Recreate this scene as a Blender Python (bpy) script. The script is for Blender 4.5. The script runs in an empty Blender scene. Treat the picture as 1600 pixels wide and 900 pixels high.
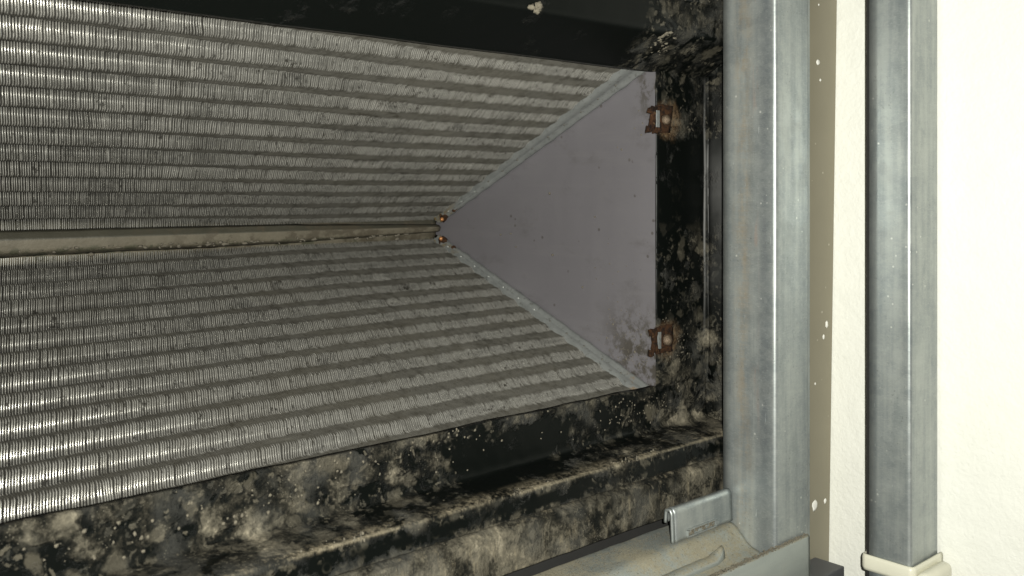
import bpy, bmesh, math, random
from mathutils import Vector, Matrix, noise
random.seed(7)
S = bpy.context.scene
COL = S.collection
R = math.radians

# ------------------------------------------------------------------ camera
FPX = 1500.0                                   # focal length in pixels of the 1600 px wide photograph
ALPHA = math.atan(1663.0 / FPX)                # angle between the coil's long axis (+X) and the view axis
cd = bpy.data.cameras.new('camera')
cam = bpy.data.objects.new('camera', cd)
COL.objects.link(cam)
S.camera = cam
cd.sensor_width = 36.0
cd.lens = FPX / 1600.0 * 36.0
cd.shift_y = -154.0 / 1600.0
cd.clip_start = 0.01
cd.clip_end = 50
FWD = Vector((math.cos(ALPHA), math.sin(ALPHA), 0))
RGT = Vector((math.sin(ALPHA), -math.cos(ALPHA), 0))
cam.location = (0, 0, 0)
cam.rotation_euler = (R(90), 0, ALPHA - R(90))
cd.dof.use_dof = True
cd.dof.focus_distance = 1.10
cd.dof.aperture_fstop = 12.0

# ------------------------------------------------------------------ world: the dim room behind the camera
W = bpy.data.worlds.new('World')
S.world = W
W.use_nodes = True
W.node_tree.nodes['Background'].inputs[0].default_value = (0.85, 0.92, 1.0, 1)
W.node_tree.nodes['Background'].inputs[1].default_value = 0.022

# ------------------------------------------------------------------ the phone's flash, a small lamp beside the lens
ld = bpy.data.lights.new('flash', 'AREA')
ld.shape = 'DISK'
ld.size = 0.012
ld.energy = 23.5
ld.color = (1.0, 0.985, 0.90)
lo = bpy.data.objects.new('flash', ld)
COL.objects.link(lo)
lo.location = RGT * 0.030 + Vector((0, 0, 0.022)) - FWD * 0.004
lo.rotation_euler = (R(90), 0, ALPHA - R(90) - R(6))

S.view_settings.view_transform = 'Standard'
S.view_settings.look = 'None'
S.view_settings.exposure = 0.0
S.view_settings.gamma = 1.0
S.view_settings.use_curve_mapping = False
S.cycles.max_bounces = 8

# ------------------------------------------------------------------ node helpers
class NT:
    def __init__(self, name):
        self.m = bpy.data.materials.new(name)
        self.m.use_nodes = True
        self.t = self.m.node_tree
        self.b = self.t.nodes['Principled BSDF']
        self.pos = self.t.nodes.new('ShaderNodeNewGeometry').outputs['Position']
        sp = self.n('ShaderNodeSeparateXYZ')
        self.link(self.pos, sp.inputs[0])
        self.x, self.y, self.z = sp.outputs
    def n(self, kind, **kw):
        nd = self.t.nodes.new(kind)
        for k, v in kw.items():
            setattr(nd, k, v)
        return nd
    def link(self, a, b):
        self.t.links.new(a, b)
    def put(self, v, sock):
        if hasattr(v, 'is_output'):
            self.link(v, sock)
        else:
            if isinstance(v, tuple) and len(v) == 3 and sock.type == 'RGBA':
                v = (*v, 1)
            sock.default_value = v
    def math(self, op, a, b=0.0, c=None, clamp=False):
        nd = self.n('ShaderNodeMath', operation=op)
        nd.use_clamp = clamp
        self.put(a, nd.inputs[0])
        self.put(b, nd.inputs[1])
        if c is not None:
            self.put(c, nd.inputs[2])
        return nd.outputs[0]
    def mul(self, a, b): return self.math('MULTIPLY', a, b)
    def add(self, a, b, clamp=False): return self.math('ADD', a, b, clamp=clamp)
    def sub(self, a, b, clamp=False): return self.math('SUBTRACT', a, b, clamp=clamp)
    def step(self, v, lo, hi, t0=0.0, t1=1.0):
        nd = self.n('ShaderNodeMapRange', interpolation_type='SMOOTHSTEP')
        self.put(v, nd.inputs['Value'])
        self.put(lo, nd.inputs['From Min']); self.put(hi, nd.inputs['From Max'])
        self.put(t0, nd.inputs['To Min']); self.put(t1, nd.inputs['To Max'])
        return nd.outputs[0]
    def band(self, v, c, w):                    # a soft bump of half-width w round c
        return self.step(self.math('ABSOLUTE', self.sub(v, c)), 0.0, w, 1.0, 0.0)
    def scaled(self, s, off=(0, 0, 0)):
        mp = self.n('ShaderNodeMapping')
        self.link(self.pos, mp.inputs[0])
        mp.inputs['Scale'].default_value = s
        mp.inputs['Location'].default_value = off
        return mp.outputs[0]
    def noise(self, scale, detail=4.0, rough=0.55, dist=0.0, vec=None, color=False):
        nd = self.n('ShaderNodeTexNoise')
        self.link(vec if vec is not None else self.pos, nd.inputs['Vector'])
        nd.inputs['Scale'].default_value = scale
        nd.inputs['Detail'].default_value = detail
        nd.inputs['Roughness'].default_value = rough
        nd.inputs['Distortion'].default_value = dist
        return nd.outputs['Color' if color else 'Fac']
    def voro(self, scale, vec=None, feature='F1', rand=1.0):
        nd = self.n('ShaderNodeTexVoronoi', feature=feature)
        self.link(vec if vec is not None else self.pos, nd.inputs['Vector'])
        nd.inputs['Scale'].default_value = scale
        nd.inputs['Randomness'].default_value = rand
        return nd.outputs['Distance'], nd.outputs['Color'] if feature != 'DISTANCE_TO_EDGE' else None
    def mix(self, f, a, b):
        nd = self.n('ShaderNodeMix', data_type='RGBA')
        self.put(f, nd.inputs[0])
        self.put(a, nd.inputs[6]); self.put(b, nd.inputs[7])
        return nd.outputs[2]
    def mixf(self, f, a, b):
        nd = self.n('ShaderNodeMix', data_type='FLOAT')
        self.put(f, nd.inputs[0]); self.put(a, nd.inputs[2]); self.put(b, nd.inputs[3])
        return nd.outputs[0]
    def bump(self, h, strength=0.3, dist=0.001, prev=None):
        nd = self.n('ShaderNodeBump')
        self.put(h, nd.inputs['Height'])
        nd.inputs['Strength'].default_value = strength
        nd.inputs['Distance'].default_value = dist
        if prev is not None:
            self.link(prev, nd.inputs['Normal'])
        return nd.outputs[0]
    def done(self, color=None, metal=None, rough=None, spec=None, normal=None):
        if color is not None: self.put(color, self.b.inputs['Base Color'])
        if metal is not None: self.put(metal, self.b.inputs['Metallic'])
        if rough is not None: self.put(rough, self.b.inputs['Roughness'])
        if spec is not None: self.put(spec, self.b.inputs['Specular IOR Level'])
        if normal is not None: self.link(normal, self.b.inputs['Normal'])
        return self.m

# ------------------------------------------------------------------ materials
def mat_fins(name, A, d, lam, brown, side=False):
    t = NT(name)
    s_ = t.math('DIVIDE', t.sub(t.add(t.mul(t.y, d[0]), t.mul(t.z, d[1])), A[0] * d[0] + A[1] * d[1]), lam)
    wob = t.mul(t.sub(t.noise(30, 4, 0.7), 0.5), 0.22)
    rag = t.noise(1.0, 3, 0.6, vec=t.scaled((330, 26, 26)))
    v = t.mul(-1.0, t.math('COSINE', t.add(t.mul(t.add(s_, wob), 2 * math.pi), 3.77)))
    # dust kept off camera-facing slopes, painting part of their bright bands, ragged from fin to fin
    dust_shade = t.step(t.add(t.mul(v, -0.5), t.mul(t.sub(rag, 0.5), 1.0)), -0.60, 0.06)
    big = t.noise(13, 5, 0.6)
    fine = t.noise(330, 3, 0.6)
    clean = t.mix(big, (0.66, 0.655, 0.61), (0.88, 0.865, 0.80))
    col = t.mix(t.mul(dust_shade, 0.92), clean, t.mix(fine, (0.013, 0.012, 0.0085), (0.060, 0.055, 0.040)))
    col = t.mix(t.mul(t.step(t.add(t.noise(70, 5, 0.7), t.mul(rag, 0.35)), 0.62, 0.86), t.mixf(dust_shade, 0.25, 0.75)), col, (0.020, 0.018, 0.012))
    film = t.step(t.add(big, t.mul(rag, 0.25)), 0.56, 0.76)
    col = t.mix(t.mul(film, brown), col, (0.070, 0.064, 0.047))
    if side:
        col = t.mix(0.76, col, (0.045, 0.043, 0.037))  # gap shade between the fins painted as a darker side colour
    lint = t.noise(1.0, 4, 0.7, vec=t.scaled((520, 150, 150)))
    col = t.mix(t.mul(t.step(lint, 0.585, 0.66), 0.8), col, (0.030, 0.027, 0.020))
    clog = t.step(t.add(t.noise(95, 5, 0.7), t.mul(t.noise(9, 2), 0.25)), 0.755, 0.80)
    col = t.mix(t.mul(clog, 0.85), col, (0.03, 0.027, 0.02))
    m = t.mul(t.sub(1.0, t.mul(dust_shade, 0.75)), t.sub(0.25 if side else 0.98, t.mul(film, 0.3)))
    return t.done(col, m, t.mixf(dust_shade, t.mixf(t.noise(1.0, 2, 0.5, vec=t.scaled((700, 60, 60))), 0.22, 0.42), 0.55), 0.5)
def mat_plate():
    t = NT('end_plate_steel')
    n = t.noise(6, 4, 0.5)
    col = t.mix(n, (0.150, 0.1430, 0.155), (0.200, 0.192, 0.206))
    # stains that gather towards the lower near corner and the upper near corner
    low = t.mul(t.step(t.z, -0.11, -0.175), t.step(t.y, 0.79, 0.725))
    upp = t.mul(t.step(t.z, 0.045, 0.12), t.step(t.y, 0.735, 0.705))
    reg = t.add(low, t.mul(upp, 0.9), clamp=True)
    blot = t.step(t.add(t.noise(55, 6, 0.7), t.mul(t.noise(190, 3), 0.12)), 0.50, 0.63)
    col = t.mix(t.mul(t.mul(reg, blot), 0.85), col, (0.060, 0.052, 0.038))
    dd, cc = t.voro(70)
    sp = t.mul(t.step(dd, 0.10, 0.16, 1.0, 0.0), t.step(t.noise(25, 2), 0.55, 0.6))
    col = t.mix(t.mul(sp, 0.7), col, (0.07, 0.06, 0.05))
    run = t.mul(t.step(t.noise(1.0, 5, 0.65, vec=t.scaled((30, 7, 90), (2, 5, 1))), 0.50, 0.72), 0.15)
    col = t.mix(run, col, (0.235, 0.228, 0.226))
    dk = t.mul(t.step(t.noise(1.0, 6, 0.7, vec=t.scaled((20, 16, 34), (8, 2, 6))), 0.54, 0.75), 0.40)
    col = t.mix(dk, col, (0.090, 0.083, 0.078))
    # fine roll marks and the paler film near the opening
    film = t.noise(1.0, 5, 0.6, vec=t.scaled((60, 60, 9)))
    col = t.mix(t.mul(t.step(film, 0.45, 0.8), 0.25), col, (0.18, 0.172, 0.18))
    nb = t.bump(t.noise(5, 2), 0.5, 0.004)
    nb = t.bump(t.noise(500, 3), 0.10, 0.0004, nb)
    return t.done(col, 0.45, t.mixf(film, 0.42, 0.58), 0.5, nb)
def mat_sheet():
    t = NT('tube_sheet_zinc')
    n = t.noise(60, 6, 0.65)
    col = t.mix(n, (0.14, 0.150, 0.147), (0.27, 0.28, 0.272))
    col = t.mix(t.mul(t.step(t.noise(170, 6, 0.75), 0.54, 0.66), 0.6), col, (0.07, 0.07, 0.06))
    rust_reg = t.mul(t.step(t.y, 1.02, 1.075), 1.0)
    ru = t.mul(rust_reg, t.step(t.noise(120, 4, 0.6), 0.46, 0.60))
    col = t.mix(t.mul(ru, 0.85), col, (0.17, 0.115, 0.03))
    nr = t.mul(t.step(t.y, 0.735, 0.70), t.step(t.z, -0.14, -0.2))
    col = t.mix(t.mul(nr, t.step(n, 0.5, 0.62)), col, (0.20, 0.11, 0.03))
    return t.done(col, 0.45, t.mixf(n, 0.38, 0.6), 0.5, t.bump(t.noise(320, 4), 0.35, 0.0006))
def mat_ridge():
    t = NT('ridge_bar_film')
    n = t.noise(38, 6, 0.6)
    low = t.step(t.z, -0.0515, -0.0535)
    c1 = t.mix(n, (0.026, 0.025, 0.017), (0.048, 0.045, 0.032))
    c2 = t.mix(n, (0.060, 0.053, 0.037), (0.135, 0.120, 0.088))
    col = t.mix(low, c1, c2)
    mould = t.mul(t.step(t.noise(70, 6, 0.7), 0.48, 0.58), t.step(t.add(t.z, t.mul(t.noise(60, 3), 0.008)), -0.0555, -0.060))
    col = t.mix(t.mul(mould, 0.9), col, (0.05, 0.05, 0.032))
    dark = t.mul(t.step(t.noise(34, 6, 0.7), 0.47, 0.56), t.step(t.x, 0.30, 0.6))
    col = t.mix(t.mul(dark, 0.85), col, (0.05, 0.042, 0.028))
    return t.done(col, 0.1, 0.55, 0.5, t.bump(t.noise(260, 5), 0.5, 0.0008))
def mat_frame():
    t = NT('mouldy_black_paint')
    # where the dirt gathers: the lower rail, the corners, round the rusty nuts
    low = t.step(t.z, -0.10, -0.235)
    cor = t.mul(t.step(t.x, 0.73, 0.80), t.step(t.z, 0.075, 0.135))
    side = t.mul(t.step(t.x, 0.83, 0.85), 0.27)
    n1 = t.mul(t.band(t.z, 0.082, 0.055), t.step(t.x, 0.83, 0.85))
    n2 = t.mul(t.band(t.z, -0.175, 0.05), t.step(t.x, 0.83, 0.85))
    faceclean = t.mul(t.mul(t.step(t.z, -0.277, -0.272), t.step(t.add(t.z, t.mul(t.sub(t.noise(40, 5, 0.7), 0.5), 0.05)), -0.224, -0.240)), t.band(t.add(t.x, t.mul(t.sub(t.noise(24, 6, 0.7), 0.5), 0.65)), 0.640, 0.25))
    w = t.math('MAXIMUM', t.mul(low, 0.95), t.mul(cor, 0.80))
    w = t.math('MAXIMUM', w, side)
    w = t.math('MAXIMUM', w, t.mul(n1, 0.85))
    w = t.math('MAXIMUM', w, t.mul(n2, 0.85))
    apron = t.mul(t.step(t.z, -0.293, -0.298), t.step(t.y, 0.650, 0.645))
    w = t.add(w, t.mul(apron, 0.24))
    w = t.sub(w, t.mul(faceclean, 0.88), clamp=False)
    w = t.add(w, t.mul(t.sub(t.noise(8, 2), 0.5), 0.9))
    lip = t.mul(t.mul(t.step(t.y, 0.6450, 0.6420), t.step(t.y, 0.630, 0.6335)), t.band(t.z, -0.2865, 0.0125))
    w = t.sub(w, t.mul(lip, 0.75))
    w = t.math('MINIMUM', w, 1.15)
    ink = t.mix(t.noise(60, 3), (0.002, 0.0027, 0.0024), (0.005, 0.006, 0.0052))
    broad = t.noise(17, 3, 0.55, 0.5)
    mid = t.noise(62, 9, 0.72, 0.3, vec=t.scaled((1, 1, 0.75), (3, 1, 2)))
    fine = t.noise(230, 6, 0.7)
    streak = t.noise(1.0, 6, 0.7, vec=t.scaled((120, 120, 26)))
    d = t.add(t.add(t.mul(broad, 0.80), t.mul(mid, 0.85)), t.mul(t.mixf(t.mul(apron, 0.6), fine, streak), 0.42))
    d = t.add(d, t.mul(w, 0.42))                # about 1.1 where clean, 1.6 where caked
    soft = t.n('ShaderNodeTexVoronoi', feature='SMOOTH_F1')
    wv = t.n('ShaderNodeVectorMath', operation='ADD')
    t.link(t.pos, wv.inputs[0])
    wo = t.n('ShaderNodeVectorMath', operation='SCALE'); t.link(t.noise(55, 4, 0.6, color=True), wo.inputs[0]); wo.inputs['Scale'].default_value = 0.030
    t.link(wo.outputs[0], wv.inputs[1])
    t.link(wv.outputs[0], soft.inputs['Vector']); soft.inputs['Scale'].default_value = 27; soft.inputs['Smoothness'].default_value = 0.3
    d = t.add(d, t.mul(t.sub(t.step(soft.outputs['Distance'], 0.22, 0.52, 1.0, 0.0), 0.45), t.mixf(apron, 0.22, 0.10)))
    d = t.add(d, 0.07)
    wet = t.step(t.noise(27, 4, 0.6, 0.6, vec=t.scaled((1, 1, 1.5), (7, 3, 5))), 0.53, 0.62)
    d = t.sub(d, t.mul(wet, t.mixf(apron, 0.26, 0.10)))
    rp = t.n('ShaderNodeValToRGB')
    t.link(t.step(t.add(d, t.mul(t.sub(t.noise(380, 5, 0.78), 0.5), 0.42)), 1.20, 1.90), rp.inputs[0])
    e = rp.color_ramp.elements
    e[0].position = 0.0; e[0].color = (0.0025, 0.0032, 0.0028, 1)
    e[1].position = 1.0; e[1].color = (0.215, 0.192, 0.145, 1)
    for p_, c_ in ((0.16, (0.0055, 0.0060, 0.0048, 1)), (0.40, (0.026, 0.024, 0.018, 1)), (0.62, (0.072, 0.066, 0.050, 1)), (0.82, (0.108, 0.097, 0.072, 1))):
        q = e.new(p_); q.color = c_
    col = t.mix(t.mul(t.step(d, 1.20, 1.32), t.mul(t.step(t.noise(23, 2), 0.45, 0.7), 0.5)), rp.outputs[0], (0.062, 0.062, 0.056))
    # soft round colonies of several sizes
    for sc_, rad_, off_, str_ in ((62, 0.50, (2, 0, 1), 0.40), (140, 0.42, (5, 3, 0), 0.55), (34, 0.42, (9, 4, 3), 0.45)):
        w2 = t.n('ShaderNodeVectorMath', operation='ADD'); t.link(t.scaled((1, 1, 1), off_), w2.inputs[0]); t.link(wo.outputs[0], w2.inputs[1])
        ds, cs = t.voro(sc_, vec=w2.outputs[0])
        sc2 = t.n('ShaderNodeSeparateColor'); t.link(cs, sc2.inputs[0])
        spot = t.mul(t.step(ds, rad_ * 0.55, rad_, 1.0, 0.0), t.mul(t.step(sc2.outputs[0], 0.50, 0.62), t.step(w, 0.15, 0.55)))
        spot = t.mul(spot, t.mixf(fine, 0.35, 1.25))
        col = t.mix(t.mul(spot, str_), col, t.mix(sc2.outputs[1], (0.050, 0.049, 0.041), (0.150, 0.135, 0.100)))
    # pale flecks, denser where the cake is thick
    d2, c2 = t.voro(430)
    fl = t.mul(t.step(d2, 0.14, 0.30, 1.0, 0.0), t.mul(t.step(t.noise(48, 4, 0.65), 0.52, 0.60), t.step(d, 1.22, 1.40)))
    col = t.mix(t.mul(fl, 0.42), col, (0.21, 0.195, 0.15))
    dd, cc = t.voro(88)
    ring = t.mul(t.band(dd, 0.33, 0.13), t.mul(t.step(t.noise(33, 3), 0.52, 0.62), t.step(w, 0.1, 0.5)))
    col = t.mix(t.mul(ring, 0.16), col, (0.13, 0.12, 0.09))
    # dust settled along the edge of the ledge, dried runs below it
    drip = t.noise(1.0, 6, 0.75, vec=t.scaled((170, 170, 18)))
    ledge = t.mul(t.mul(t.step(t.y, 0.662, 0.642), t.step(t.y, 0.628, 0.632)), t.band(t.z, -0.2735, 0.005))
    line = t.mul(t.mul(t.step(t.y, 0.6455, 0.6425), t.step(t.y, 0.630, 0.6335)), t.band(t.z, -0.2748, 0.0022))
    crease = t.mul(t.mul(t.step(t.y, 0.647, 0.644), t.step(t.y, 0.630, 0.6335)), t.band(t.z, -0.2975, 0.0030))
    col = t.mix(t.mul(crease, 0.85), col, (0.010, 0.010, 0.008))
    col = t.mix(t.mul(line, t.mul(t.step(t.add(mid, t.mul(t.sub(t.noise(26, 4), 0.5), 0.6)), 0.40, 0.58), 0.75)), col, (0.19, 0.168, 0.120))
    dust = t.mul(ledge, t.step(t.add(drip, t.mul(t.noise(14, 3), 0.8)), 0.84, 1.10))
    col = t.mix(t.mul(dust, 0.8), col, (0.25, 0.215, 0.15))
    dr2 = t.mul(apron, t.mul(t.step(t.add(drip, t.mul(t.sub(mid, 0.5), 0.6)), 0.54, 0.74), 0.55))
    col = t.mix(dr2, col, (0.17, 0.145, 0.098))
    # highlight painted pale along the inside bend of the stile
    glint_or_wear = t.mul(t.mul(t.band(t.x, 0.9300, 0.0030), t.band(t.z, -0.02, 0.19)), 0.75)
    col = t.mix(glint_or_wear, col, (0.27, 0.27, 0.265))
    for rx, rz in ((0.860, 0.078), (0.861, -0.170)):
        rr = t.math('SQRT', t.add(t.math('POWER', t.sub(t.x, rx), 2.0), t.math('POWER', t.math('SUBTRACT', t.z, rz), 2.0)))
        halo = t.mul(t.step(t.add(rr, t.mul(t.sub(mid, 0.5), 0.030)), 0.014, 0.027, 1.0, 0.0), t.step(fine, 0.30, 0.60))
        col = t.mix(t.mul(halo, 0.65), col, t.mix(fine, (0.085, 0.038, 0.014), (0.17, 0.125, 0.075)))
    dirty = t.step(d, 1.16, 1.42)
    rough = t.mixf(dirty, 0.34, 0.85)
    nb = t.bump(t.add(t.mul(t.step(d, 1.15, 1.8), 1.6), t.mul(t.mul(fine, dirty), 0.35)), 0.8, 0.0022)
    return t.done(col, 0.0, rough, t.mixf(dirty, 0.09, 0.10), nb)
def mat_galv(name, tone=1.0, stain=None, warm=0.0, rough=0.42):
    t = NT(name)
    vert = t.noise(1.0, 5, 0.6, vec=t.scaled((85, 85, 3.2)))
    hor = t.noise(1.0, 5, 0.65, vec=t.scaled((40, 40, 330)))
    sp = t.noise(24, 5, 0.6)
    a = (0.150 * tone, 0.168 * tone, 0.172 * tone)
    b = (0.245 * tone, 0.262 * tone, 0.252 * tone)
    f = t.add(t.mul(vert, 0.5), t.add(t.mul(hor, 0.10), t.mul(sp, 0.42)))
    col = t.mix(t.step(f, 0.38, 0.66), a, b)
    if stain:
        y0, w = stain
        blue_band = t.mul(t.band(t.y, 0.577, 0.015), t.step(t.x, 0.890, 0.8865))
        col = t.mix(t.mul(blue_band, t.mixf(sp, 0.5, 1.0)), col, (0.135, 0.155, 0.168))  # darker blue-grey band down the left face near the crease
        m = t.mul(t.band(t.add(t.y, t.mul(t.sub(t.noise(14, 5, 0.7), 0.5), 0.020)), y0, w * 1.3), t.step(t.add(t.noise(1.0, 5, 0.65, vec=t.scaled((60, 60, 14))), t.mul(hor, 0.35)), 0.55, 0.80))
        col = t.mix(t.mul(m, 0.75), col, (0.34, 0.285, 0.205))
        m2 = t.mul(t.band(t.y, y0 - 0.016, 0.006), t.step(t.noise(1.0, 4, 0.6, vec=t.scaled((90, 90, 12), (4, 1, 2))), 0.54, 0.68))
        col = t.mix(t.mul(m2, 0.45), col, (0.40, 0.26, 0.20))
    vd, vc = t.voro(75)
    sx_ = t.n('ShaderNodeSeparateColor'); t.link(vc, sx_.inputs[0])
    vd2, vc2 = t.voro(210)
    sx2 = t.n('ShaderNodeSeparateColor'); t.link(vc2, sx2.inputs[0])
    col = t.mix(t.mul(t.add(t.mul(sx_.outputs[0], 0.5), t.mul(sx2.outputs[1], 0.5)), 0.30), col, (0.30 * tone, 0.315 * tone, 0.295 * tone))
    glint_or_wear = t.mul(t.step(t.noise(1.0, 7, 0.72, vec=t.scaled((34, 34, 13), (5, 5, 1))), 0.50, 0.70), 0.45)
    col = t.mix(glint_or_wear, col, (0.125 * tone, 0.145 * tone, 0.148 * tone))
    brush = t.noise(1.0, 4, 0.7, vec=t.scaled((260, 260, 900)))
    col = t.mix(t.mul(t.step(brush, 0.50, 0.72), 0.22), col, (0.40 * tone, 0.41 * tone, 0.39 * tone))
    pit = t.mul(t.step(t.noise(430, 3, 0.6), 0.62, 0.70), t.step(t.noise(20, 3), 0.45, 0.6))
    col = t.mix(t.mul(pit, 0.45), col, (0.09, 0.09, 0.08))
    # scratches and pale oxide spots
    scr = t.noise(1.0, 2, 0.5, vec=t.scaled((900, 300, 48), (1, 5, 2)))
    col = t.mix(t.mul(t.step(scr, 0.73, 0.78), 0.5), col, (0.60, 0.64, 0.64))
    dd, cc = t.voro(95)
    dot = t.mul(t.step(dd, 0.08, 0.14, 1.0, 0.0), t.step(t.noise(17, 2), 0.56, 0.60))
    col = t.mix(t.mul(dot, 0.7), col, (0.66, 0.67, 0.63))
    nb = t.bump(hor, 0.12, 0.0005)
    nb = t.bump(t.noise(180, 4), 0.12, 0.0005, nb)
    return t.done(col, 0.60, t.add(t.mixf(sp, rough - 0.09, rough + 0.09), t.mul(t.sub(sx_.outputs[1], 0.5), 0.08)), 0.5, nb)
def mat_track():
    t = NT('dusty_galvanised')
    vert = t.noise(1.0, 5, 0.6, vec=t.scaled((5, 90, 90)))
    sp = t.noise(40, 5, 0.6)
    col = t.mix(t.add(t.mul(vert, 0.6), t.mul(sp, 0.4)), (0.20, 0.225, 0.215), (0.36, 0.385, 0.36))
    up = t.n('ShaderNodeNewGeometry').outputs['Normal']
    sx = t.n('ShaderNodeSeparateXYZ'); t.link(up, sx.inputs[0])
    top = t.step(sx.outputs[2], 0.3, 0.75)
    dust = t.mul(t.add(top, t.mul(t.step(sp, 0.5, 0.7), 0.15)), t.step(t.add(t.noise(16, 6, 0.7), t.mul(t.noise(420, 3), 0.35)), 0.54, 0.80))
    col = t.mix(t.mul(dust, 0.85), col, t.mix(t.noise(600, 3), (0.16, 0.14, 0.09), (0.38, 0.345, 0.245)))
    grit = t.mul(top, t.step(t.noise(330, 4, 0.7), 0.60, 0.66))
    col = t.mix(t.mul(grit, 0.7), col, (0.06, 0.055, 0.04))
    return t.done(col, 0.45, t.mixf(dust, 0.38, 0.85), 0.5, t.bump(t.noise(500, 5, 0.7), 0.5, 0.001))
def mat_rust():
    t = NT('rust')
    n = t.noise(190, 6, 0.7)
    col = t.mix(t.step(n, 0.35, 0.65), (0.008, 0.0048, 0.0035), (0.052, 0.023, 0.009))
    col = t.mix(t.mul(t.step(t.noise(120, 5, 0.7), 0.58, 0.68), 0.7), col, (0.13, 0.075, 0.035))
    return t.done(col, 0.05, 0.85, 0.2, t.bump(t.noise(380, 6, 0.75), 1.0, 0.0022))
def mat_simple(name, c1, c2, scale=80, rough=0.5, metal=0.0, bump=0.2, dist=0.0006):
    t = NT(name)
    n = t.noise(scale, 5, 0.6)
    return t.done(t.mix(n, c1, c2), metal, rough, 0.5, t.bump(t.noise(scale * 4, 4), bump, dist))
def mat_wall():
    t = NT('white_plaster')
    n = t.noise(40, 5, 0.6)
    col = t.mix(n, (0.66, 0.665, 0.61), (0.73, 0.735, 0.68))
    gap = t.mul(t.band(t.y, 0.585, 0.05), t.step(t.noise(60, 6, 0.7), 0.60, 0.72))
    col = t.mix(t.mul(gap, 0.25), col, (0.5, 0.49, 0.42))
    peb = t.noise(190, 4, 0.55, 0.3)
    nb = t.bump(peb, 0.55, 0.0016)
    nb = t.bump(t.noise(38, 3, 0.5), 0.5, 0.003, nb)
    return t.done(col, 0.0, 0.85, 0.2, nb)
def mat_tan():
    t = NT('tan_gloss_paint')
    n = t.noise(22, 4, 0.5)
    col = t.mix(n, (0.185, 0.168, 0.115), (0.225, 0.205, 0.143))
    dd, cc = t.voro(60)
    dot = t.mul(t.step(dd, 0.05, 0.10, 1.0, 0.0), t.step(t.noise(14, 2), 0.54, 0.58))
    col = t.mix(t.mul(dot, 0.6), col, (0.6, 0.57, 0.46))
    return t.done(col, 0.0, 0.45, 0.5, t.bump(t.noise(160, 3), 0.12, 0.0006))

M = {}
M['plate'] = mat_plate(); M['sheet'] = mat_sheet(); M['ridge'] = mat_ridge()
M['frame'] = mat_frame(); M['rust'] = mat_rust(); M['wall'] = mat_wall(); M['tan'] = mat_tan()
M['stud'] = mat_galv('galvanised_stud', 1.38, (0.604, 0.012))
M['duct'] = mat_galv('galvanised_trunking', 1.45, None, rough=0.40)
M['clip'] = mat_galv('galvanised_clip', 1.3)
M['track'] = mat_track()
M['tube'] = mat_simple('tube_metal', (0.20, 0.19, 0.15), (0.34, 0.32, 0.26), 60, 0.45, 0.6)
M['bolt'] = mat_simple('pitted_screw_tip', (0.05, 0.035, 0.022), (0.24, 0.18, 0.125), 240, 0.45, 0.5, 0.8, 0.0015)
M['brass'] = mat_simple('orange_screw_head', (0.22, 0.08, 0.02), (0.50, 0.24, 0.10), 240, 0.35, 0.5, 0.4)
M['zinc'] = mat_simple('rivet_zinc', (0.25, 0.26, 0.25), (0.55, 0.56, 0.54), 240, 0.35, 0.6)
M['hole'] = mat_simple('hole_shadow', (0.05, 0.05, 0.045), (0.09, 0.085, 0.07), 240, 0.7)
M['strap'] = mat_simple('cream_nylon', (0.56, 0.55, 0.44), (0.66, 0.65, 0.54), 30, 0.38, 0.0, 0.1)
M['greyp'] = mat_simple('grey_paint', (0.07, 0.073, 0.076), (0.095, 0.098, 0.10), 40, 0.5)
M['dark'] = mat_simple('casing_dark', (0.006, 0.006, 0.0055), (0.011, 0.011, 0.010), 30, 0.9)
M['spot'] = mat_simple('white_paint_drop', (0.74, 0.74, 0.68), (0.82, 0.82, 0.77), 90, 0.5)
M['crud'] = mat_simple('dust_clump', (0.05, 0.045, 0.035), (0.13, 0.115, 0.085), 300, 0.9)
M['cake'] = mat_simple('beige_crust', (0.045, 0.040, 0.029), (0.185, 0.165, 0.120), 220, 0.85, 0.0, 0.8, 0.0015)

# ------------------------------------------------------------------ object helpers
def obj(name, mesh, mat, parent=None, smooth=False):
    if isinstance(mesh, bmesh.types.BMesh):
        me = bpy.data.meshes.new(name)
        bmesh.ops.recalc_face_normals(mesh, faces=mesh.faces)
        mesh.to_mesh(me); mesh.free()
    else:
        me = bpy.data.meshes.new(name)
        me.from_pydata(mesh[0], [], mesh[1]); me.update()
    me.materials.append(mat)
    if smooth:
        for p in me.polygons: p.use_smooth = True
    o = bpy.data.objects.new(name, me)
    COL.objects.link(o)
    if parent: o.parent = parent; o.matrix_parent_inverse = parent.matrix_world.inverted()
    return o
def tag(o, label=None, cat=None, group=None, kind=None):
    if label: o['label'] = label
    if cat: o['category'] = cat
    if group: o['group'] = group
    if kind: o['kind'] = kind
    return o
def thing(name, loc, label, cat, group=None):
    o = bpy.data.objects.new(name, None)
    COL.objects.link(o)
    o.location = loc
    bpy.context.view_layer.update()
    return tag(o, label, cat, group)
def box(bm, x0, x1, y0, y1, z0, z1):
    vs = [bm.verts.new((x, y, z)) for x in (x0, x1) for y in (y0, y1) for z in (z0, z1)]
    for f in ((0, 1, 3, 2), (4, 6, 7, 5), (0, 4, 5, 1), (2, 3, 7, 6), (0, 2, 6, 4), (1, 5, 7, 3)):
        bm.faces.new([vs[i] for i in f])
    return vs
def bevel(bm, w, seg=3, edges=None):
    bmesh.ops.bevel(bm, geom=list(edges or bm.edges), offset=w, segments=seg, affect='EDGES', profile=0.5)
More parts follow.
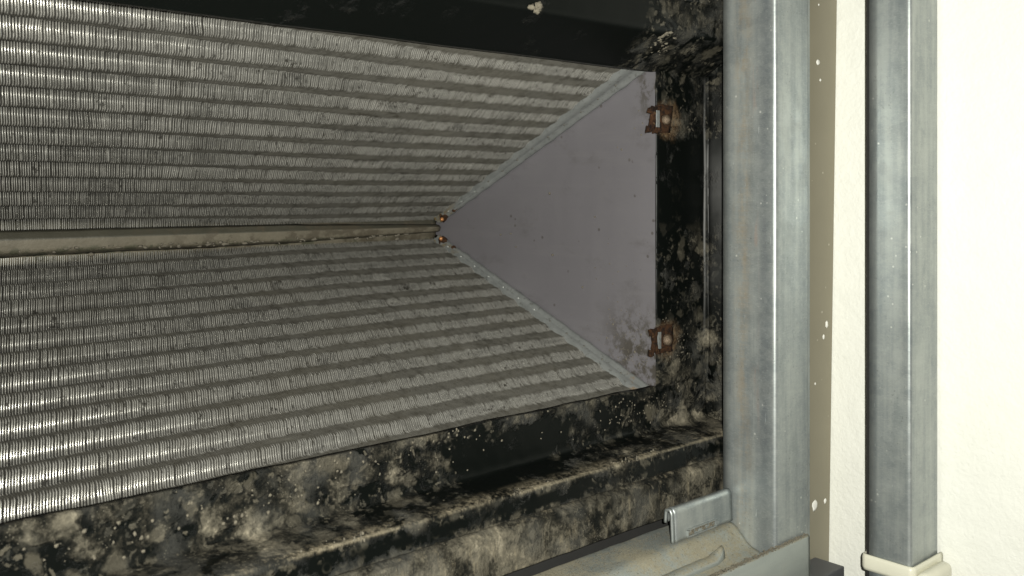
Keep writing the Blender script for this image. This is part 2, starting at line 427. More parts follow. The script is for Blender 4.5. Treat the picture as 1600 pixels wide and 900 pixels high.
def fillet(pts, r, n=5):
    """round the inner points of an open polyline of 2-D points"""
    out = [pts[0]]
    for i in range(1, len(pts) - 1):
        a, b, c = (Vector(p) for p in pts[i - 1:i + 2])
        rr = r[i] if isinstance(r, (list, tuple)) else r
        u = (a - b); v = (c - b)
        d = min(rr, u.length * 0.45, v.length * 0.45)
        p0 = b + u.normalized() * d; p1 = b + v.normalized() * d
        for k in range(n + 1):
            s = k / n
            out.append(tuple((1 - s) ** 2 * p0 + 2 * s * (1 - s) * b + s * s * p1))
    out.append(pts[-1])
    return out
def resample(pts, step):
    out = [pts[0]]
    for a, b in zip(pts, pts[1:]):
        L = math.dist(a, b); n = max(1, int(L / step))
        for k in range(1, n + 1):
            out.append((a[0] + (b[0] - a[0]) * k / n, a[1] + (b[1] - a[1]) * k / n))
    return out
def sheet_along(axis, prof, t0, t1, step, thick, wob=0.0, scale=12.0, taper=None):
    """an open bent-sheet profile swept along X or Z, with thickness and slight dents"""
    n = max(1, int((t1 - t0) / step))
    verts, faces = [], []
    m = len(prof)
    nor = []
    for j in range(m):
        a = Vector(prof[max(0, j - 1)]); b = Vector(prof[min(m - 1, j + 1)])
        d = (b - a).normalized()
        nor.append(Vector((-d.y, d.x)))
    for side in (0, 1):
        for i in range(n + 1):
            t = t0 + (t1 - t0) * i / n
            for j in range(m):
                p = Vector(prof[j]) + nor[j] * (thick if side else 0.0)
                q = Vector((t, p.x, p.y)) if axis == 'X' else Vector((p.x, p.y, t))
                if wob:
                    k = noise.noise(q * scale) * wob + noise.noise(q * scale * 5 + Vector((9, 2, 4))) * wob * 0.3
                    q += (Vector((0, nor[j].x, nor[j].y)) if axis == 'X' else Vector((nor[j].x, nor[j].y, 0))) * k
                verts.append(q)
    off = (n + 1) * m
    for i in range(n):
        for j in range(m - 1):
            a = i * m + j
            faces.append((a, a + 1, a + m + 1, a + m))
            faces.append((off + a, off + a + m, off + a + m + 1, off + a + 1))
        for j, rev in ((0, 0), (m - 1, 1)):
            a = i * m + j
            f = (a, a + m, off + a + m, off + a)
            faces.append(f if not rev else f[::-1])
    for i in (0, n):
        for j in range(m - 1):
            a = i * m + j
            faces.append((a, off + a, off + a + 1, a + 1))
    bm = bmesh.new()
    vs = [bm.verts.new(v) for v in verts]
    for f in faces: bm.faces.new([vs[k] for k in f])
    return bm
def tube_x(bm, x0, x1, c, r, seg=10):
    rings = []
    for x in (x0, x1):
        rings.append([bm.verts.new((x, c[0] + r * math.cos(2 * math.pi * k / seg), c[1] + r * math.sin(2 * math.pi * k / seg))) for k in range(seg)])
    for k in range(seg):
        bm.faces.new((rings[0][k], rings[0][(k + 1) % seg], rings[1][(k + 1) % seg], rings[1][k]))
    bm.faces.new(rings[0]); bm.faces.new(rings[1][::-1])
def blob(bm, c, r, squash, axis, seed=0, sub=2, amp=0.35):
    """uneven lump flattened along an axis, its base sunk in the surface"""
    res = bmesh.ops.create_icosphere(bm, subdivisions=sub, radius=1.0)
    for v in res['verts']:
        k = 1.0 + amp * noise.noise(v.co * 1.6 + Vector((seed * 3.1, seed, 0)))
        p = v.co * k
        p = Vector((p.x * r[0], p.y * r[1], p.z * r[2]))
        v.co = p + Vector(c)

# ------------------------------------------------------------------ the coil: two finned slabs meeting at a ridge
XP = 0.84                                       # plane of the triangular end plate
UA, UB = Vector((0.7135, 0.1333)), Vector((1.083, -0.0440))      # upper slab, near edge to ridge (y, z)
LA, LB = Vector((0.7060, -0.2225)), Vector((1.083, -0.0690))     # lower slab
X_LEFT = -0.06
coil = thing('evaporator_coil', (0.4, 1.083, -0.056),
             'V-shaped finned aluminium cooling coil with a grey triangular end plate inside the black frame', 'cooling coil')

def fin_pack(A, B, side, wn, wf, seed, brown):
    """side +1: the pack lies above its face (upper slab); -1: below.  wn / wf: width of the tube sheet at near / far end"""
    d = (B - A); L = d.length; d.normalize()
    out = Vector((-d.y, d.x)) * (1 if (-d.y * 0 + d.x * 1) * side > 0 else -1)   # away from the visible face
    A = A - d * 0.010; L += 0.010
    rows = 13.0
    lam = L / rows
    nseg = int(rows * 8)
    pitch = 0.00212
    verts, faces, sidef = [], [], []
    n = int((XP - X_LEFT) / pitch)
    rnd = random.Random(seed)
    for i in range(n):
        xb = X_LEFT + i * pitch + rnd.gauss(0, 0.00010)
        lean = rnd.gauss(0, 0.00018)
        base = None
        prev = False
        for j in range(nseg + 1):
            s = L * j / nseg
            lim = XP - (wn + (wf - wn) * s / L) - 0.0008
            ph = 2 * math.pi * s / lam
            q = Vector((xb * 55, s * 20, seed))
            dm = noise.noise(q * 0.5) * 0.0006 + noise.noise(Vector((xb * 300, s * 60, seed + 5))) * 0.00030
            bend = max(0.0, noise.noise(Vector((xb * 26, s * 34, seed + 9))) - 0.42) * 0.006
            th = ph + 3.77
            flat = 1.60 - 1.28 * min(1.0, max(0.0, (xb - 0.20) / 0.42))
            x = xb - 0.0008 * math.sin(th) + dm * 0.30 + lean + bend
            if x > lim:
                prev = False
                continue
            wave = 0.0034 * flat * (1.4 + math.sin(th) - 0.40 * math.sin(2 * th)) + dm * 0.4
            p0 = A + d * s + out * wave
            pb = A + d * s + out * (wave + 0.00020)
            p2 = A + d * s + out * 0.024
            b = len(verts)
            verts.extend(((x - 0.00036, pb.x, pb.y), (x - 0.00014, p0.x, p0.y), (x + 0.00014, p0.x, p0.y), (x + 0.00036, pb.x, pb.y), (x + 0.00006, p2.x, p2.y), (x - 0.00006, p2.x, p2.y)))
            if prev:
                a = b - 6
                for k in (0, 1, 2, 3):
                    faces.append((a + k, a + k + 1, b + k + 1, b + k))
                sidef.append(len(faces))
                faces.append((a + 5, a, b, b + 5))
            prev = True
    o = obj('fin_pack', (verts, faces), mat_fins('fin_aluminium', A, d, lam, brown), coil)
    o.data.materials.append(mat_fins('fin_side_shade', A, d, lam, brown, True))
    o.data.polygons.foreach_set('use_smooth', [True] * len(o.data.polygons))
    for k in sidef:
        o.data.polygons[k].material_index = 1
        o.data.polygons[k].use_smooth = False
    tag(o, kind='stuff')
    return o, d, L, out, A, lam
fu, du, Lu, ou, Au, lamu = fin_pack(UA, UB, +1, 0.030, 0.011, 3, 0.35)
fl, dl, Ll, ol, Al, laml = fin_pack(LA, LB, -1, 0.021, 0.012, 11, 0.5)
fu['label'] = 'upper bank of fine corrugated aluminium fins, glinting at the left'
fl['label'] = 'lower bank of fine corrugated aluminium fins, browner and duller'
for A, d, out, lam in ((Au, du, ou, lamu), (Al, dl, ol, laml)):
    for k in range(13):
        c = A + d * (lam * (k + 0.5)) + out * 0.0170
        bm = bmesh.new(); tube_x(bm, X_LEFT, XP + 0.012, c, 0.0048, 10)
        obj('tube', bm, M['tube'], coil, True)

def tube_sheet(A, B, out, wn, wf, seed, label):
    """tapering zinc strip that ends the fins, its inner edge turned up against the end plate"""
    d = (B - A).normalized(); L = (B - A).length
    n = 90
    bm = bmesh.new()
    rows = []
    for i in range(n + 1):
        s = -0.012 + (L + 0.012) * i / n
        f = max(0, s) / L
        w = wn + (wf - wn) * f
        j = noise.noise(Vector((s * 60, seed, 0))) * 0.0010
        j2 = noise.noise(Vector((s * 150, seed, 4))) * 0.0006
        P = A + d * s
        ring = []
        for x, h in ((XP - w + j, 0.014), (XP - w + 0.0012 + j, -0.0006), (XP - w * 0.5, -0.0004 + j2), (XP - 0.0085, -0.0008 + j2), (XP - 0.0055, -0.0038 + j2 * 2), (XP - 0.0018, -0.0046 + j * 2), (XP - 0.0008, -0.0036), (XP - 0.0006, 0.006)):
            p = P + out * h
            ring.append(bm.verts.new((x, p.x, p.y)))
        rows.append(ring)
    for a, b in zip(rows, rows[1:]):
        for k in range(len(a) - 1):
            bm.faces.new((a[k], a[k + 1], b[k + 1], b[k]))
    o = obj('tube_sheet', bm, M['sheet'], coil, True)
    o['label'] = label
    k = 0
    s = 0.030
    while s < L - 0.018:                        # small dimples and rivets down the strip
        f = s / L; w = wn + (wf - wn) * f
        P = A + d * s - out * 0.0006
        bm = bmesh.new()
        blob(bm, (XP - max(0.010, w * 0.40), P.x, P.y), (0.0012, 0.0021, 0.0015), 1, 'Z', seed + k, 1, 0.3)
        obj('rivet', bm, M['zinc'] if (s > L * (0.70 if seed == 1 else 0.40)) else M['hole'], o, True)
        s += 0.0315; k += 1
    return o
su = tube_sheet(UA, UB, ou, 0.030, 0.011, 1, 'upper pale zinc strip with a row of small dark holes')
sl = tube_sheet(LA, LB, ol, 0.021, 0.012, 2, 'lower zinc strip with small shiny rivets and yellow rust by the ridge')
for sh, A, d, out in ((su, UA, du, ou), (sl, LA, dl, ol)):
    P = A + d * ((UB - UA).length - 0.016) - out * 0.001
    bm = bmesh.new()
    blob(bm, (XP - 0.006, P.x, P.y), (0.0065, 0.0075, 0.0070), 1, 'Y', 4, 2, 0.5)
    ho = obj('screw', bm, M['rust'], sh, True); ho['label'] = 'rusty screw head beside the ridge'
    P2 = A + d * ((UB - UA).length - 0.040) - out * 0.0008
    bm = bmesh.new()
    blob(bm, (XP - 0.005, P2.x, P2.y), (0.003, 0.0060, 0.0040), 1, 'Y', 6, 2, 0.5)
    obj('rust_crust', bm, M['rust'], sh, True)
for A, d, out, sg in ((UA, du, ou, -1), (LA, dl, ol, 1)):
    P = A + d * ((UB - UA).length - 0.0165) - out * 0.0055
    bm = bmesh.new()
    blob(bm, (XP - 0.011, P.x, P.y), (0.0028, 0.0028, 0.0030), 1, 'Y', 8, 2, 0.2)
    obj('screw_tip', bm, M['brass'], coil, True)

# triangular end plate: gently bowed sheet with thickness
bm = bmesh.new()
apex = Vector((1.112, -0.0565)); near_u = Vector((0.692, 0.158)); near_l = Vector((0.692, -0.244))
N = 44
grid = {}
for side, xo in ((0, 0.0), (1, 0.0012)):
    for i in range(N + 1):
        for j in range(i + 1):
            f = i / N; g = j / i if i else 0.5
            e = near_u.lerp(near_l, g)
            p = apex.lerp(e, f)
            bow = 0.0030 * math.sin(math.pi * f) * math.sin(math.pi * g) + noise.noise(Vector((p.x * 9, p.y * 9, 2))) * 0.0012
            grid[side, i, j] = bm.verts.new((XP + xo + bow, p.x, p.y))
    for i in range(N):
        for j in range(i + 1):
            bm.faces.new((grid[side, i, j], grid[side, i + 1, j], grid[side, i + 1, j + 1]))
            if j < i: bm.faces.new((grid[side, i, j], grid[side, i + 1, j + 1], grid[side, i, j + 1]))
ep = obj('end_plate', bm, M['plate'], coil, True)
ep['label'] = 'plain lavender-grey triangular plate with brown stains at its lower corner'
# specks stuck on the plate: (y, z, size)
bm = bmesh.new()
rnd = random.Random(5)
pts = [(0.862, -0.005, 2.4), (0.742, 0.046, 2.6), (0.748, 0.049, 1.6), (0.785, -0.033, 1.6), (0.805, -0.118, 1.8), (0.857, -0.082, 2.0), (0.742, -0.140, 1.8),
       (0.760, -0.1500, 1.6), (0.755, -0.158, 2.2), (0.736, -0.168, 2.6), (0.765, -0.175, 3.0), (0.750, -0.184, 3.2), (0.722, -0.186, 3.4), (0.735, -0.196, 2.6), (0.712, -0.165, 2.4), (0.716, -0.204, 2.2), (0.729, -0.158, 1.8),
       (0.712, 0.062, 1.8), (0.710, 0.075, 2.0), (0.716, 0.090, 1.6), (0.722, 0.070, 1.4), (0.955, -0.060, 1.3), (0.935, -0.058, 1.3), (0.925, -0.075, 1.2), (0.70, -0.14, 2.2), (0.70, -0.15, 2.4)]
for k, (y, z, s) in enumerate(pts):
    blob(bm, (XP + 0.0015, y, z), (0.0022, 0.00052 * s, 0.00075 * s), 1, 'X', k, 1, 0.8)
for k in range(190):
    y = 0.70 + abs(rnd.gauss(0, 0.05)); z = -0.205 + abs(rnd.gauss(0, 0.045))
    f = (y - 0.706) / 0.377
    if z < -0.2225 + f * 0.154 + 0.006: continue
    s = rnd.uniform(0.5, 1.3)
    blob(bm, (XP + 0.0012, y, z), (0.0018, 0.0006 * s, 0.0008 * s), 1, 'X', k, 1, 0.8)
sp = obj('dirt_specks', bm, M['crud'], ep, True); sp['kind'] = 'stuff'

# ridge bar where the slabs meet
prof = fillet([(1.100, -0.0390), (1.0830, -0.0440), (1.0785, -0.0515), (1.0810, -0.0655), (1.100, -0.0745)], [0, 0.0012, 0.0015, 0.003, 0], 4)
bm = sheet_along('X', prof, X_LEFT, XP - 0.003, 0.006, 0.0012, 0.0009, 26)
for v in bm.verts:
    v.co.z = -0.0550 + (v.co.z + 0.0550) * (1.08 - 0.32 * max(0.0, v.co.x) / 0.83 - 0.34 * max(0.0, v.co.x - 0.60) / 0.23)
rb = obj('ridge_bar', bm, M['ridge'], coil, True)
rb['label'] = 'long olive and tan bar down the fold of the coil'
bm = sheet_along('X', resample([(1.0960, -0.0330), (1.0905, -0.0480), (1.0890, -0.0550), (1.0905, -0.0640), (1.0960, -0.0790)], 0.004), X_LEFT, XP - 0.002, 0.006, 0.001, 0.0016, 60)
obj('seal_strip', bm, M['ridge'], coil, True)
bm = bmesh.new()
rnd = random.Random(9)
for k in range(90):
    x = rnd.uniform(0.05, 0.78)
    blob(bm, (x, 1.078 + rnd.gauss(0, 0.001), -0.0550 - 0.0105 * (1.08 - 0.28 * x / 0.83) + rnd.gauss(0, 0.0018)), (rnd.uniform(0.001, 0.005), 0.0016, rnd.uniform(0.0008, 0.0022)), 1, 'X', k, 1, 0.9)
tag(obj('mould_crust', bm, M['crud'], rb, True), kind='stuff')

# ------------------------------------------------------------------ casing behind the coil
bm = bmesh.new()
xa, xb, ya, yb, za, zb = -0.35, 0.985, 0.70, 1.22, -0.36, 0.30
vs = [bm.verts.new((x, y, z)) for x in (xa, xb) for y in (ya, yb) for z in (za, zb)]
for f in ((0, 1, 3, 2), (4, 6, 7, 5), (0, 2, 6, 4), (1, 5, 7, 3), (2, 3, 7, 6)):
    bm.faces.new([vs[i] for i in f])
bmesh.ops.solidify(bm, geom=list(bm.faces), thickness=0.002)
tag(obj('casing_interior', bm, M['dark']), kind='structure')

# ------------------------------------------------------------------ black frame of the opening
frame = thing('access_frame', (0.5, 0.69, -0.30), 'black painted steel frame round the coil opening, caked with beige mould along its lower rail', 'metal frame')
YF = 0.6915
bot = [(YF + 0.006, -0.2205), (YF, -0.2210), (YF - 0.001, -0.2685), (0.641, -0.2745), (0.6375, -0.2960), (0.6430, -0.2985), (0.6350, -0.3030), (0.6315, -0.3400), (0.648, -0.3440), (0.668, -0.3450)]
bot = resample(fillet(bot, [0, 0.0008, 0.006, 0.0022, 0.0012, 0.001, 0.002, 0.002, 0.003, 0], 4), 0.004)
bm = sheet_along('X', bot, -0.30, 0.9335, 0.004, 0.0014, 0.0012, 22)
o = obj('lower_rail', bm, M['frame'], frame, True); o['label'] = 'lower rail thick with beige and brown mould'
top = [(0.632, 0.330), (0.633, 0.2010), (0.6375, 0.1985), (0.640, 0.1655), (YF - 0.002, 0.1335), (YF, 0.1318), (YF + 0.006, 0.1318)]
top = resample(fillet(top, [0, 0.002, 0.002, 0.005, 0.0006, 0.0006, 0], 5), 0.004)
bm = sheet_along('X', top, -0.30, 0.9335, 0.006, 0.0014, 0.0006, 12)
o = obj('upper_rail', bm, M['frame'], frame, True); o['label'] = 'upper rail, mostly clean glossy black'
# the stile: flange, inside bend, return towards the stud
sti = [(0.8425, YF + 0.006), (0.8430, YF + 0.0006), (0.9340, YF + 0.0006), (0.9335, 0.6868)]
sti = resample(fillet(sti, [0, 0.0008, 0.008, 0], 6), 0.004)
bm = sheet_along('Z', sti, -0.2218, 0.1332, 0.004, -0.0014, 0.0010, 20)
o = obj('side_stile', bm, M['frame'], frame, True); o['label'] = 'upright black stile with a bright highlight painted on its bend'
bm = sheet_along('Z', resample([(0.9338, 0.6872), (0.9334, 0.6400)], 0.006), -0.2222, 0.1336, 0.006, -0.0014, 0.0005, 20)
for za, zb in ((-0.345, -0.2222), (0.1336, 0.17)):
    b2 = sheet_along('Z', resample([(0.9338, 0.7000), (0.9334, 0.6400)], 0.006), za, zb, 0.006, -0.0014, 0.0005, 20)
    tmp = bpy.data.meshes.new('tmp'); b2.to_mesh(tmp); b2.free(); bm.from_mesh(tmp); bpy.data.meshes.remove(tmp)
obj('side_return', bm, M['frame'], frame, True)
bm = bmesh.new()
box(bm, -0.30, 0.94, 0.672, 0.680, -0.52, -0.3465)
obj('dark_gap_sheet', bm, M['dark'], frame)  # dark sheet added as the black shade of the gap below the rail
# screw stubs and crusts on the frame
bm = bmesh.new(); rnd = random.Random(21)
def crust(bm, cx, cz, n, sx, sz, y, size):
    for k in range(n):
        x = cx + rnd.gauss(0, sx); z = cz + rnd.gauss(0, sz); s = size * rnd.uniform(0.3, 1.2)
        if x < 0.846 and 'stile' in ('stile',) and -0.22 < z < 0.132: continue
        if x > 0.928: continue
        blob(bm, (x, y, z), (0.0016 * s, 0.0007, 0.0018 * s), 1, 'Y', k + cx * 9, 1, 0.9)
crust(bm, 0.865, 0.118, 26, 0.012, 0.010, YF, 0.9)
crust(bm, 0.885, 0.145, 40, 0.016, 0.018, YF, 0.9)
crust(bm, 0.885, 0.095, 30, 0.010, 0.020, YF, 0.8)
crust(bm, 0.875, 0.060, 24, 0.012, 0.010, YF, 0.6)
crust(bm, 0.865, -0.150, 30, 0.012, 0.012, YF, 0.8)
crust(bm, 0.875, -0.195, 50, 0.020, 0.018, YF, 0.8)
crust(bm, 0.80, -0.240, 60, 0.06, 0.010, YF - 0.001, 0.6)
crust(bm, 0.52, -0.235, 50, 0.07, 0.010, YF - 0.001, 0.7)
crust(bm, 0.30, -0.245, 60, 0.08, 0.010, YF - 0.001, 0.9)
tag(obj('mould_crust', bm, M['cake'], frame, True), kind='stuff')
# drips of dried mould standing on the ledge and the apron
bm = bmesh.new()
for k in range(260):
    x = rnd.uniform(0.15, 0.88)
    if noise.noise(Vector((x * 14, 3, 1))) < 0.05: continue
    h = rnd.uniform(0.0012, 0.0050)
    blob(bm, (x, 0.640 + rnd.uniform(-0.0003, 0.010), -0.2735 - rnd.uniform(0, 0.004)), (rnd.uniform(0.0005, 0.0013), 0.0010, h * 0.6), 1, 'Z', k, 1, 0.8)
tag(obj('dust_crust', bm, M['cake'], frame, True), kind='stuff')

def spring_nut(xc, zc, flip, label):
    """rusted clip nut pushed over the edge of the stile, with its two prongs, silver tongue and screw tip"""
    y = YF - 0.0014
    bm = bmesh.new()
    box(bm, xc - 0.004, xc + 0.020, y - 0.0016, y, zc - 0.0155, zc + 0.0155)
    box(bm, xc - 0.016, xc - 0.009, y - 0.0030, y + 0.0004, zc - 0.0135, zc + 0.0130)
    box(bm, xc - 0.010, xc - 0.003, y - 0.0028, y + 0.0002, zc + 0.0085, zc + 0.0145)
    box(bm, xc - 0.010, xc - 0.003, y - 0.0028, y + 0.0002, zc - 0.0165, zc - 0.0095)
    box(bm, xc - 0.0205, xc - 0.0150, y - 0.0034, y + 0.0008, zc + 0.0050, zc + 0.0120)
    box(bm, xc - 0.0205, xc - 0.0150, y - 0.0034, y + 0.0008, zc - 0.0165, zc - 0.0095)
    bmesh.ops.subdivide_edges(bm, edges=list(bm.edges), cuts=4, use_grid_fill=True)
    if flip == 1:
        for v in bm.verts: v.co.x += (v.co.z - zc) * 0.16
    for v in bm.verts:
        q = v.co * 170 + Vector((flip * 3.3, 0, 0))
        v.co += Vector((noise.noise(q), noise.noise(q + Vector((5, 0, 0))) * 0.9, noise.noise(q + Vector((0, 7, 0))))) * 0.0018
    o = obj('clip_nut', bm, M['rust'], frame, True); o['label'] = label
    bm = bmesh.new()
    vs = box(bm, xc - 0.0088, xc - 0.0028, y - 0.0034, y - 0.0020, zc - 0.0100, zc + 0.0090)
    bevel(bm, 0.0005, 2)
    obj('tongue', bm, M['sheet'], o)
    bm = bmesh.new()
    ps = []
    for i in range(7):
        rr = 0.0058 * (0.8, 0.95, 0.85, 0.9, 0.76, 0.5, 0.2)[i] * (1 + 0.1 * flip)
        yy = y - 0.002 - 0.0012 * i
        ps.append([bm.verts.new((xc + 0.007 + rr * math.cos(a * math.pi / 6), yy + 0.0004 * math.sin(a * math.pi / 6), zc - 0.001 + rr * math.sin(a * math.pi / 6))) for a in range(12)])
    for a, b in zip(ps, ps[1:]):
        for k in range(12): bm.faces.new((a[k], a[(k + 1) % 12], b[(k + 1) % 12], b[k]))
    bm.faces.new(ps[-1])
    obj('screw_end', bm, M['bolt'], o, True)
spring_nut(0.8452, 0.0795, 1, 'upper rusted clip nut with a pitted screw end')
spring_nut(0.8478, -0.1685, 2, 'lower rusted clip nut, more orange')
# one white lump under the upper rail and the beige lump in the corner
bm = bmesh.new()
for k in range(7):
    blob(bm, (0.610 + rnd.gauss(0, 0.004), 0.637 + rnd.uniform(0, 0.005), 0.1665 + rnd.gauss(0, 0.0015)), (0.0036, 0.0026, 0.0030), 1, 'Y', k, 2, 0.8)
for k in range(26):
    blob(bm, (0.795 + rnd.gauss(0, 0.007) + k * 0.0008, 0.640 + k * 0.0012, 0.1655 - k * 0.0007), (0.0026, 0.0020, 0.0014), 1, 'Y', k + 9, 2, 0.9)
tag(obj('plaster_lump', bm, M['cake'], frame, True), kind='stuff')

# ------------------------------------------------------------------ vertical galvanised stud right of the opening
def box_section(name, x0, x1, y0, y1, z0, z1, r, mat, parent=None, wob=0.0003, open_back=False):
    """folded sheet box seen from its -X and -Y sides; rounded corners; real thickness"""
    prof = fillet([(x1, y0 + 0.001), (x1, y0), (x0, y0), (x0, y1), (x0 + 0.001, y1)] if False else [(x1, y1 - 0.0), (x1, y0), (x0, y0), (x0, y1)], [0, r, r, 0], 8)
    prof = resample(prof, 0.010)
    bm = sheet_along('Z', prof, z0, z1, 0.02, 0.0015, wob, 5)
    return obj(name, bm, mat, parent, True)
stud = thing('metal_stud', (0.915, 0.60, -0.40), 'upright galvanised stud between black frame and tan board, with a brown streak down it', 'metal stud')
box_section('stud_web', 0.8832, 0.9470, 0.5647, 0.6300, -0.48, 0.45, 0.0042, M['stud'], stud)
bm = bmesh.new()
box(bm, 0.9490, 0.9545, 0.5668, 0.610, -0.48, 0.45)
bevel(bm, 0.0008, 2)
obj('edge_lip', bm, M['duct'], stud)

# ------------------------------------------------------------------ tan board and its paint drops
trim = thing('trim_board', (1.04, 0.62, -0.45), 'narrow tan painted board between the stud and the white wall, spotted with white paint', 'trim board')
bm = bmesh.new()
vs = box(bm, 0.9985, 1.0890, 0.612, 0.66, -0.50, 0.45)
for v in vs:
    if v.co.y < 0.63: v.co.y += (0.45 - v.co.z) * 0.0155 - 0.006
bevel(bm, 0.0012, 2)
obj('board', bm, M['tan'], trim)
def on_trim(z): return 0.612 + (0.45 - z) * 0.0155 - 0.006
for (x, z, a, b) in ((1.046, 0.153, 0.0040, 0.0034), (1.053, -0.383, 0.0064, 0.0070), (1.052, 0.132, 0.0018, 0.0016), (1.077, -0.383, 0.0030, 0.0034), (1.075, -0.165, 0.003, 0.005), (1.068, -0.180, 0.0022, 0.003), (1.046, 0.222, 0.0012, 0.0012), (1.05, -0.235, 0.0014, 0.0014)):
    bm = bmesh.new()
    blob(bm, (x, on_trim(z), z), (a, 0.0007, b), 1, 'Y', z * 30, 2, 0.45)
    obj('paint_drop', bm, M['spot'], trim, True)

# ------------------------------------------------------------------ white wall
bm = bmesh.new()
Z0, Z1, Y0, Y1 = -1.0, 1.2, 0.12, 0.70
ny, nz = 70, 220
g = [[bm.verts.new((1.0900 + noise.noise(Vector((0, Y0 + (Y1 - Y0) * i / ny, Z0 + (Z1 - Z0) * j / nz)) * 6) * 0.0016, Y0 + (Y1 - Y0) * i / ny, Z0 + (Z1 - Z0) * j / nz)) for j in range(nz + 1)] for i in range(ny + 1)]
for i in range(ny):
    for j in range(nz):
        bm.faces.new((g[i][j], g[i][j + 1], g[i + 1][j + 1], g[i + 1][j]))
box(bm, 1.0950, 1.16, Y0, Y1, Z0, Z1)
wall = tag(obj('wall', bm, M['wall'], None, True), kind='structure')

# ------------------------------------------------------------------ square metal trunking on the wall and the nylon strap
duct = thing('cable_trunking', (1.055, 0.51, -0.45), 'square galvanised cable trunking running upright on the white wall, scratched', 'trunking')
box_section('trunking_body', 1.0215, 1.0860, 0.4850, 0.5320, -0.60, 0.45, 0.0042, M['duct'], duct, 0.00025)
bm = bmesh.new()
box(bm, 1.0245, 1.0870, 0.5325, 0.5375, -0.60, 0.45)
obj('shadow_strip', bm, M['dark'], duct)  # dark strip added as the shadow line along the trunking's far edge
for (y, z, ln, an) in ((0.503, -0.150, 0.034, 0.55), (0.497, 0.110, 0.016, 0.6), (0.499, 0.104, 0.011, 0.9), (0.512, -0.128, 0.006, 1.3), (0.494, -0.305, 0.010, -0.5), (0.492, -0.340, 0.012, -0.7), (0.496, -0.325, 0.008, -1.2), (0.515, -0.275, 0.007, 1.4)):
    bm = bmesh.new()
    box(bm, -0.0003, 0.0003, -0.00045, 0.00045, -ln / 2, ln / 2)
    for v in bm.verts:
        v.co.y *= 1.0 - abs(v.co.z) / ln
    bmesh.ops.rotate(bm, verts=bm.verts, cent=(0, 0, 0), matrix=Matrix.Rotation(an, 3, 'X'))
    bmesh.ops.translate(bm, verts=bm.verts, vec=(1.0214, y, z))
    obj('scratch', bm, M['zinc'], duct)

strap = thing('cable_strap', (1.02, 0.50, -0.43), 'cream nylon strap and its rounded lock round the foot of the trunking', 'cable strap')
# band wraps the far side, left face and front of the trunking
path = [(1.087, 0.5400), (1.0205, 0.5375), (1.0190, 0.5350), (1.0187, 0.4840), (1.0210, 0.4818), (1.0500, 0.4815), (1.087, 0.4815)]
path = resample(fillet(path, [0, 0.003, 0.003, 0.004, 0.004, 0.002, 0], 5), 0.006)
bm = bmesh.new()
rows = []
acc = 0
for j, p in enumerate(path):
    if j: acc += math.dist(p, path[j - 1])
    a = Vector(path[max(0, j - 1)]); b = Vector(path[min(len(path) - 1, j + 1)])
    dd = (b - a).normalized(); nn = Vector((dd.y, -dd.x)) * -1
    if nn.dot(Vector(p) - Vector((1.055, 0.51))) < 0: nn = -nn
    zc = -0.4185
    ring = []
    for (h, o_) in ((-0.0090, 0.0), (-0.0086, 0.0020), (-0.005, 0.0030), (0.005, 0.0030), (0.0086, 0.0020), (0.0090, 0.0)):
        q = Vector(p) + nn * o_
        ring.append(bm.verts.new((q.x, q.y, zc + h)))
    rows.append(ring)
for a, b in zip(rows, rows[1:]):
    for k in range(6): bm.faces.new((a[k], a[(k + 1) % 6], b[(k + 1) % 6], b[k]))
bm.faces.new(rows[0]); bm.faces.new(rows[-1][::-1])
obj('strap_band', bm, M['strap'], strap, True)
bm = bmesh.new()
box(bm, 1.0190, 1.0790, 0.463, 0.4795, -0.4500, -0.4140)
bevel(bm, 0.0075, 5)
obj('strap_lock', bm, M['strap'], strap, True)

# ------------------------------------------------------------------ galvanised track along the bottom
track = thing('metal_track', (0.7, 0.62, -0.39), 'long dusty galvanised track running below the black frame to the foot of the stud', 'metal track')
tr = [(0.6660, -0.3690), (0.6560, -0.3620), (0.6500, -0.3622), (0.6160, -0.3640), (0.5950, -0.3830), (0.5760, -0.3880), (0.5660, -0.3860), (0.5632, -0.3775)]
tr = resample(fillet(tr, [0, 0.0015, 0.002, 0.006, 0.006, 0.003, 0.002, 0], 4), 0.004)
bm = sheet_along('X', tr, 0.10, 0.8825, 0.005, 0.0014, 0.0007, 30)
obj('track_channel', bm, M['track'], track, True)
bm = sheet_along('X', [(0.5610, -0.3760), (0.5598, -0.3755), (0.5585, -0.3780), (0.5575, -0.4600)], 0.10, 0.9400, 0.005, 0.0014, 0.0004, 30)
obj('track_flange', bm, M['track'], track, True)
# round rib lying in the channel, with a pinched end
bm = bmesh.new()
rings = []
for i in range(60):
    x = 0.50 + 0.332 * i / 59
    f = max(0, (x - 0.816) / 0.016)
    ry, rz = 0.0080 * (1 - 0.5 * f), 0.0058 * (1 + 0.8 * f)
    rings.append([bm.verts.new((x, 0.5960 + ry * math.cos(a * math.pi / 7), -0.3815 + 0.002 * f + rz * math.sin(a * math.pi / 7) + noise.noise(Vector((x * 60, a, 0))) * 0.0006 - 0.0015)) for a in range(14)])
for a, b in zip(rings, rings[1:]):
    for k in range(14): bm.faces.new((a[k], a[(k + 1) % 14], b[(k + 1) % 14], b[k]))
bm.faces.new(rings[-1])
obj('rolled_rib', bm, M['track'], track, True)
def on_slope(y): return -0.3622 if y > 0.616 else -0.3640 + (y - 0.616) * 0.9
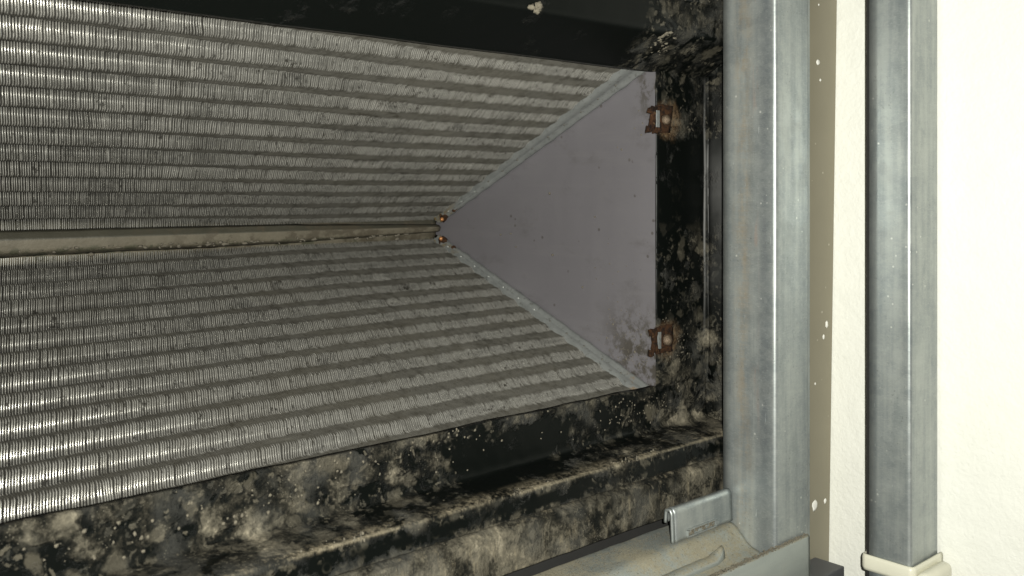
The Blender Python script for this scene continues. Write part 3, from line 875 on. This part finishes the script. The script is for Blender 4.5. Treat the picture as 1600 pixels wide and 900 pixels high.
# grit
bm = bmesh.new(); rnd = random.Random(33)
for k in range(1500):
    x = rnd.uniform(0.45, 0.88); y = 0.648 - abs(rnd.gauss(0, 0.018))
    if y < 0.602: continue
    s = rnd.uniform(0.3, 1.0) * 0.0009
    v = Vector((x, y, max(on_slope(y), -0.398) + 0.0004))
    q = [bm.verts.new(v + Vector(d) * s) for d in ((1, 0, 0), (-0.5, 0.8, 0), (-0.5, -0.8, 0.1), (0.1, 0, 0.9))]
    for f in ((0, 1, 3), (1, 2, 3), (2, 0, 3)): bm.faces.new([q[i] for i in f])
for k in range(700):
    x = rnd.uniform(0.70, 0.938)
    s = rnd.uniform(0.4, 1.0) * 0.0016
    v = Vector((x, 0.561 + rnd.gauss(0, 0.0016), -0.3752))
    q = [bm.verts.new(v + Vector(d) * s) for d in ((1, 0, 0), (-0.5, 0.8, 0), (-0.5, -0.8, 0.1), (0.1, 0, 0.9))]
    for f in ((0, 1, 3), (1, 2, 3), (2, 0, 3)): bm.faces.new([q[i] for i in f])
tag(obj('grit', bm, M['cake'], track), kind='stuff')

# ------------------------------------------------------------------ folded clip standing on the track beside the stud
clipt = thing('folded_clip', (0.87, 0.655, -0.37), 'short folded galvanised clip in the corner by the foot of the stud', 'metal clip')
pr = fillet([(0.6285, -0.3420), (0.6275, -0.3280), (0.6210, -0.3268), (0.6180, -0.3310), (0.6165, -0.3610)], [0, 0.004, 0.004, 0.004, 0], 6)
bm = sheet_along('X', resample(pr, 0.003), 0.7810, 0.8800, 0.006, 0.0016, 0.0005, 30)
obj('clip_sheet', bm, M['clip'], clipt, True)
bm = sheet_along('X', resample(pr, 0.003), 0.7768, 0.7808, 0.002, 0.0026, 0.0, 30)
obj('rolled_end', bm, M['clip'], clipt, True)
bm = bmesh.new()
for (x0, x1, z0, z1) in ((0.800, 0.850, -0.3530, -0.3518), (0.800, 0.850, -0.3600, -0.3588), (0.800, 0.8012, -0.3590, -0.3525), (0.8488, 0.850, -0.3590, -0.3525)):
    box(bm, x0, x1, 0.6148, 0.6180, z0, z1)
so = obj('pressed_slot', bm, M['clip'], clipt)
bm = bmesh.new()
for k in range(70):
    blob(bm, (rnd.uniform(0.802, 0.848), 0.6166, rnd.uniform(-0.3585, -0.3535)), (0.0014, 0.0008, 0.0010), 1, 'Y', k, 1, 0.8)
tag(obj('packed_dirt', bm, M['cake'], so, True), kind='stuff')

# ------------------------------------------------------------------ grey bracket at the foot of the tan board
br = bmesh.new()
vs = box(br, 0.9450, 1.0280, 0.566, 0.604, -0.47, -0.4350)
bevel(br, 0.0015, 2)
o = obj('corner_bracket', br, M['greyp'])
tag(o, 'dark grey block at the foot of the tan board', 'bracket')
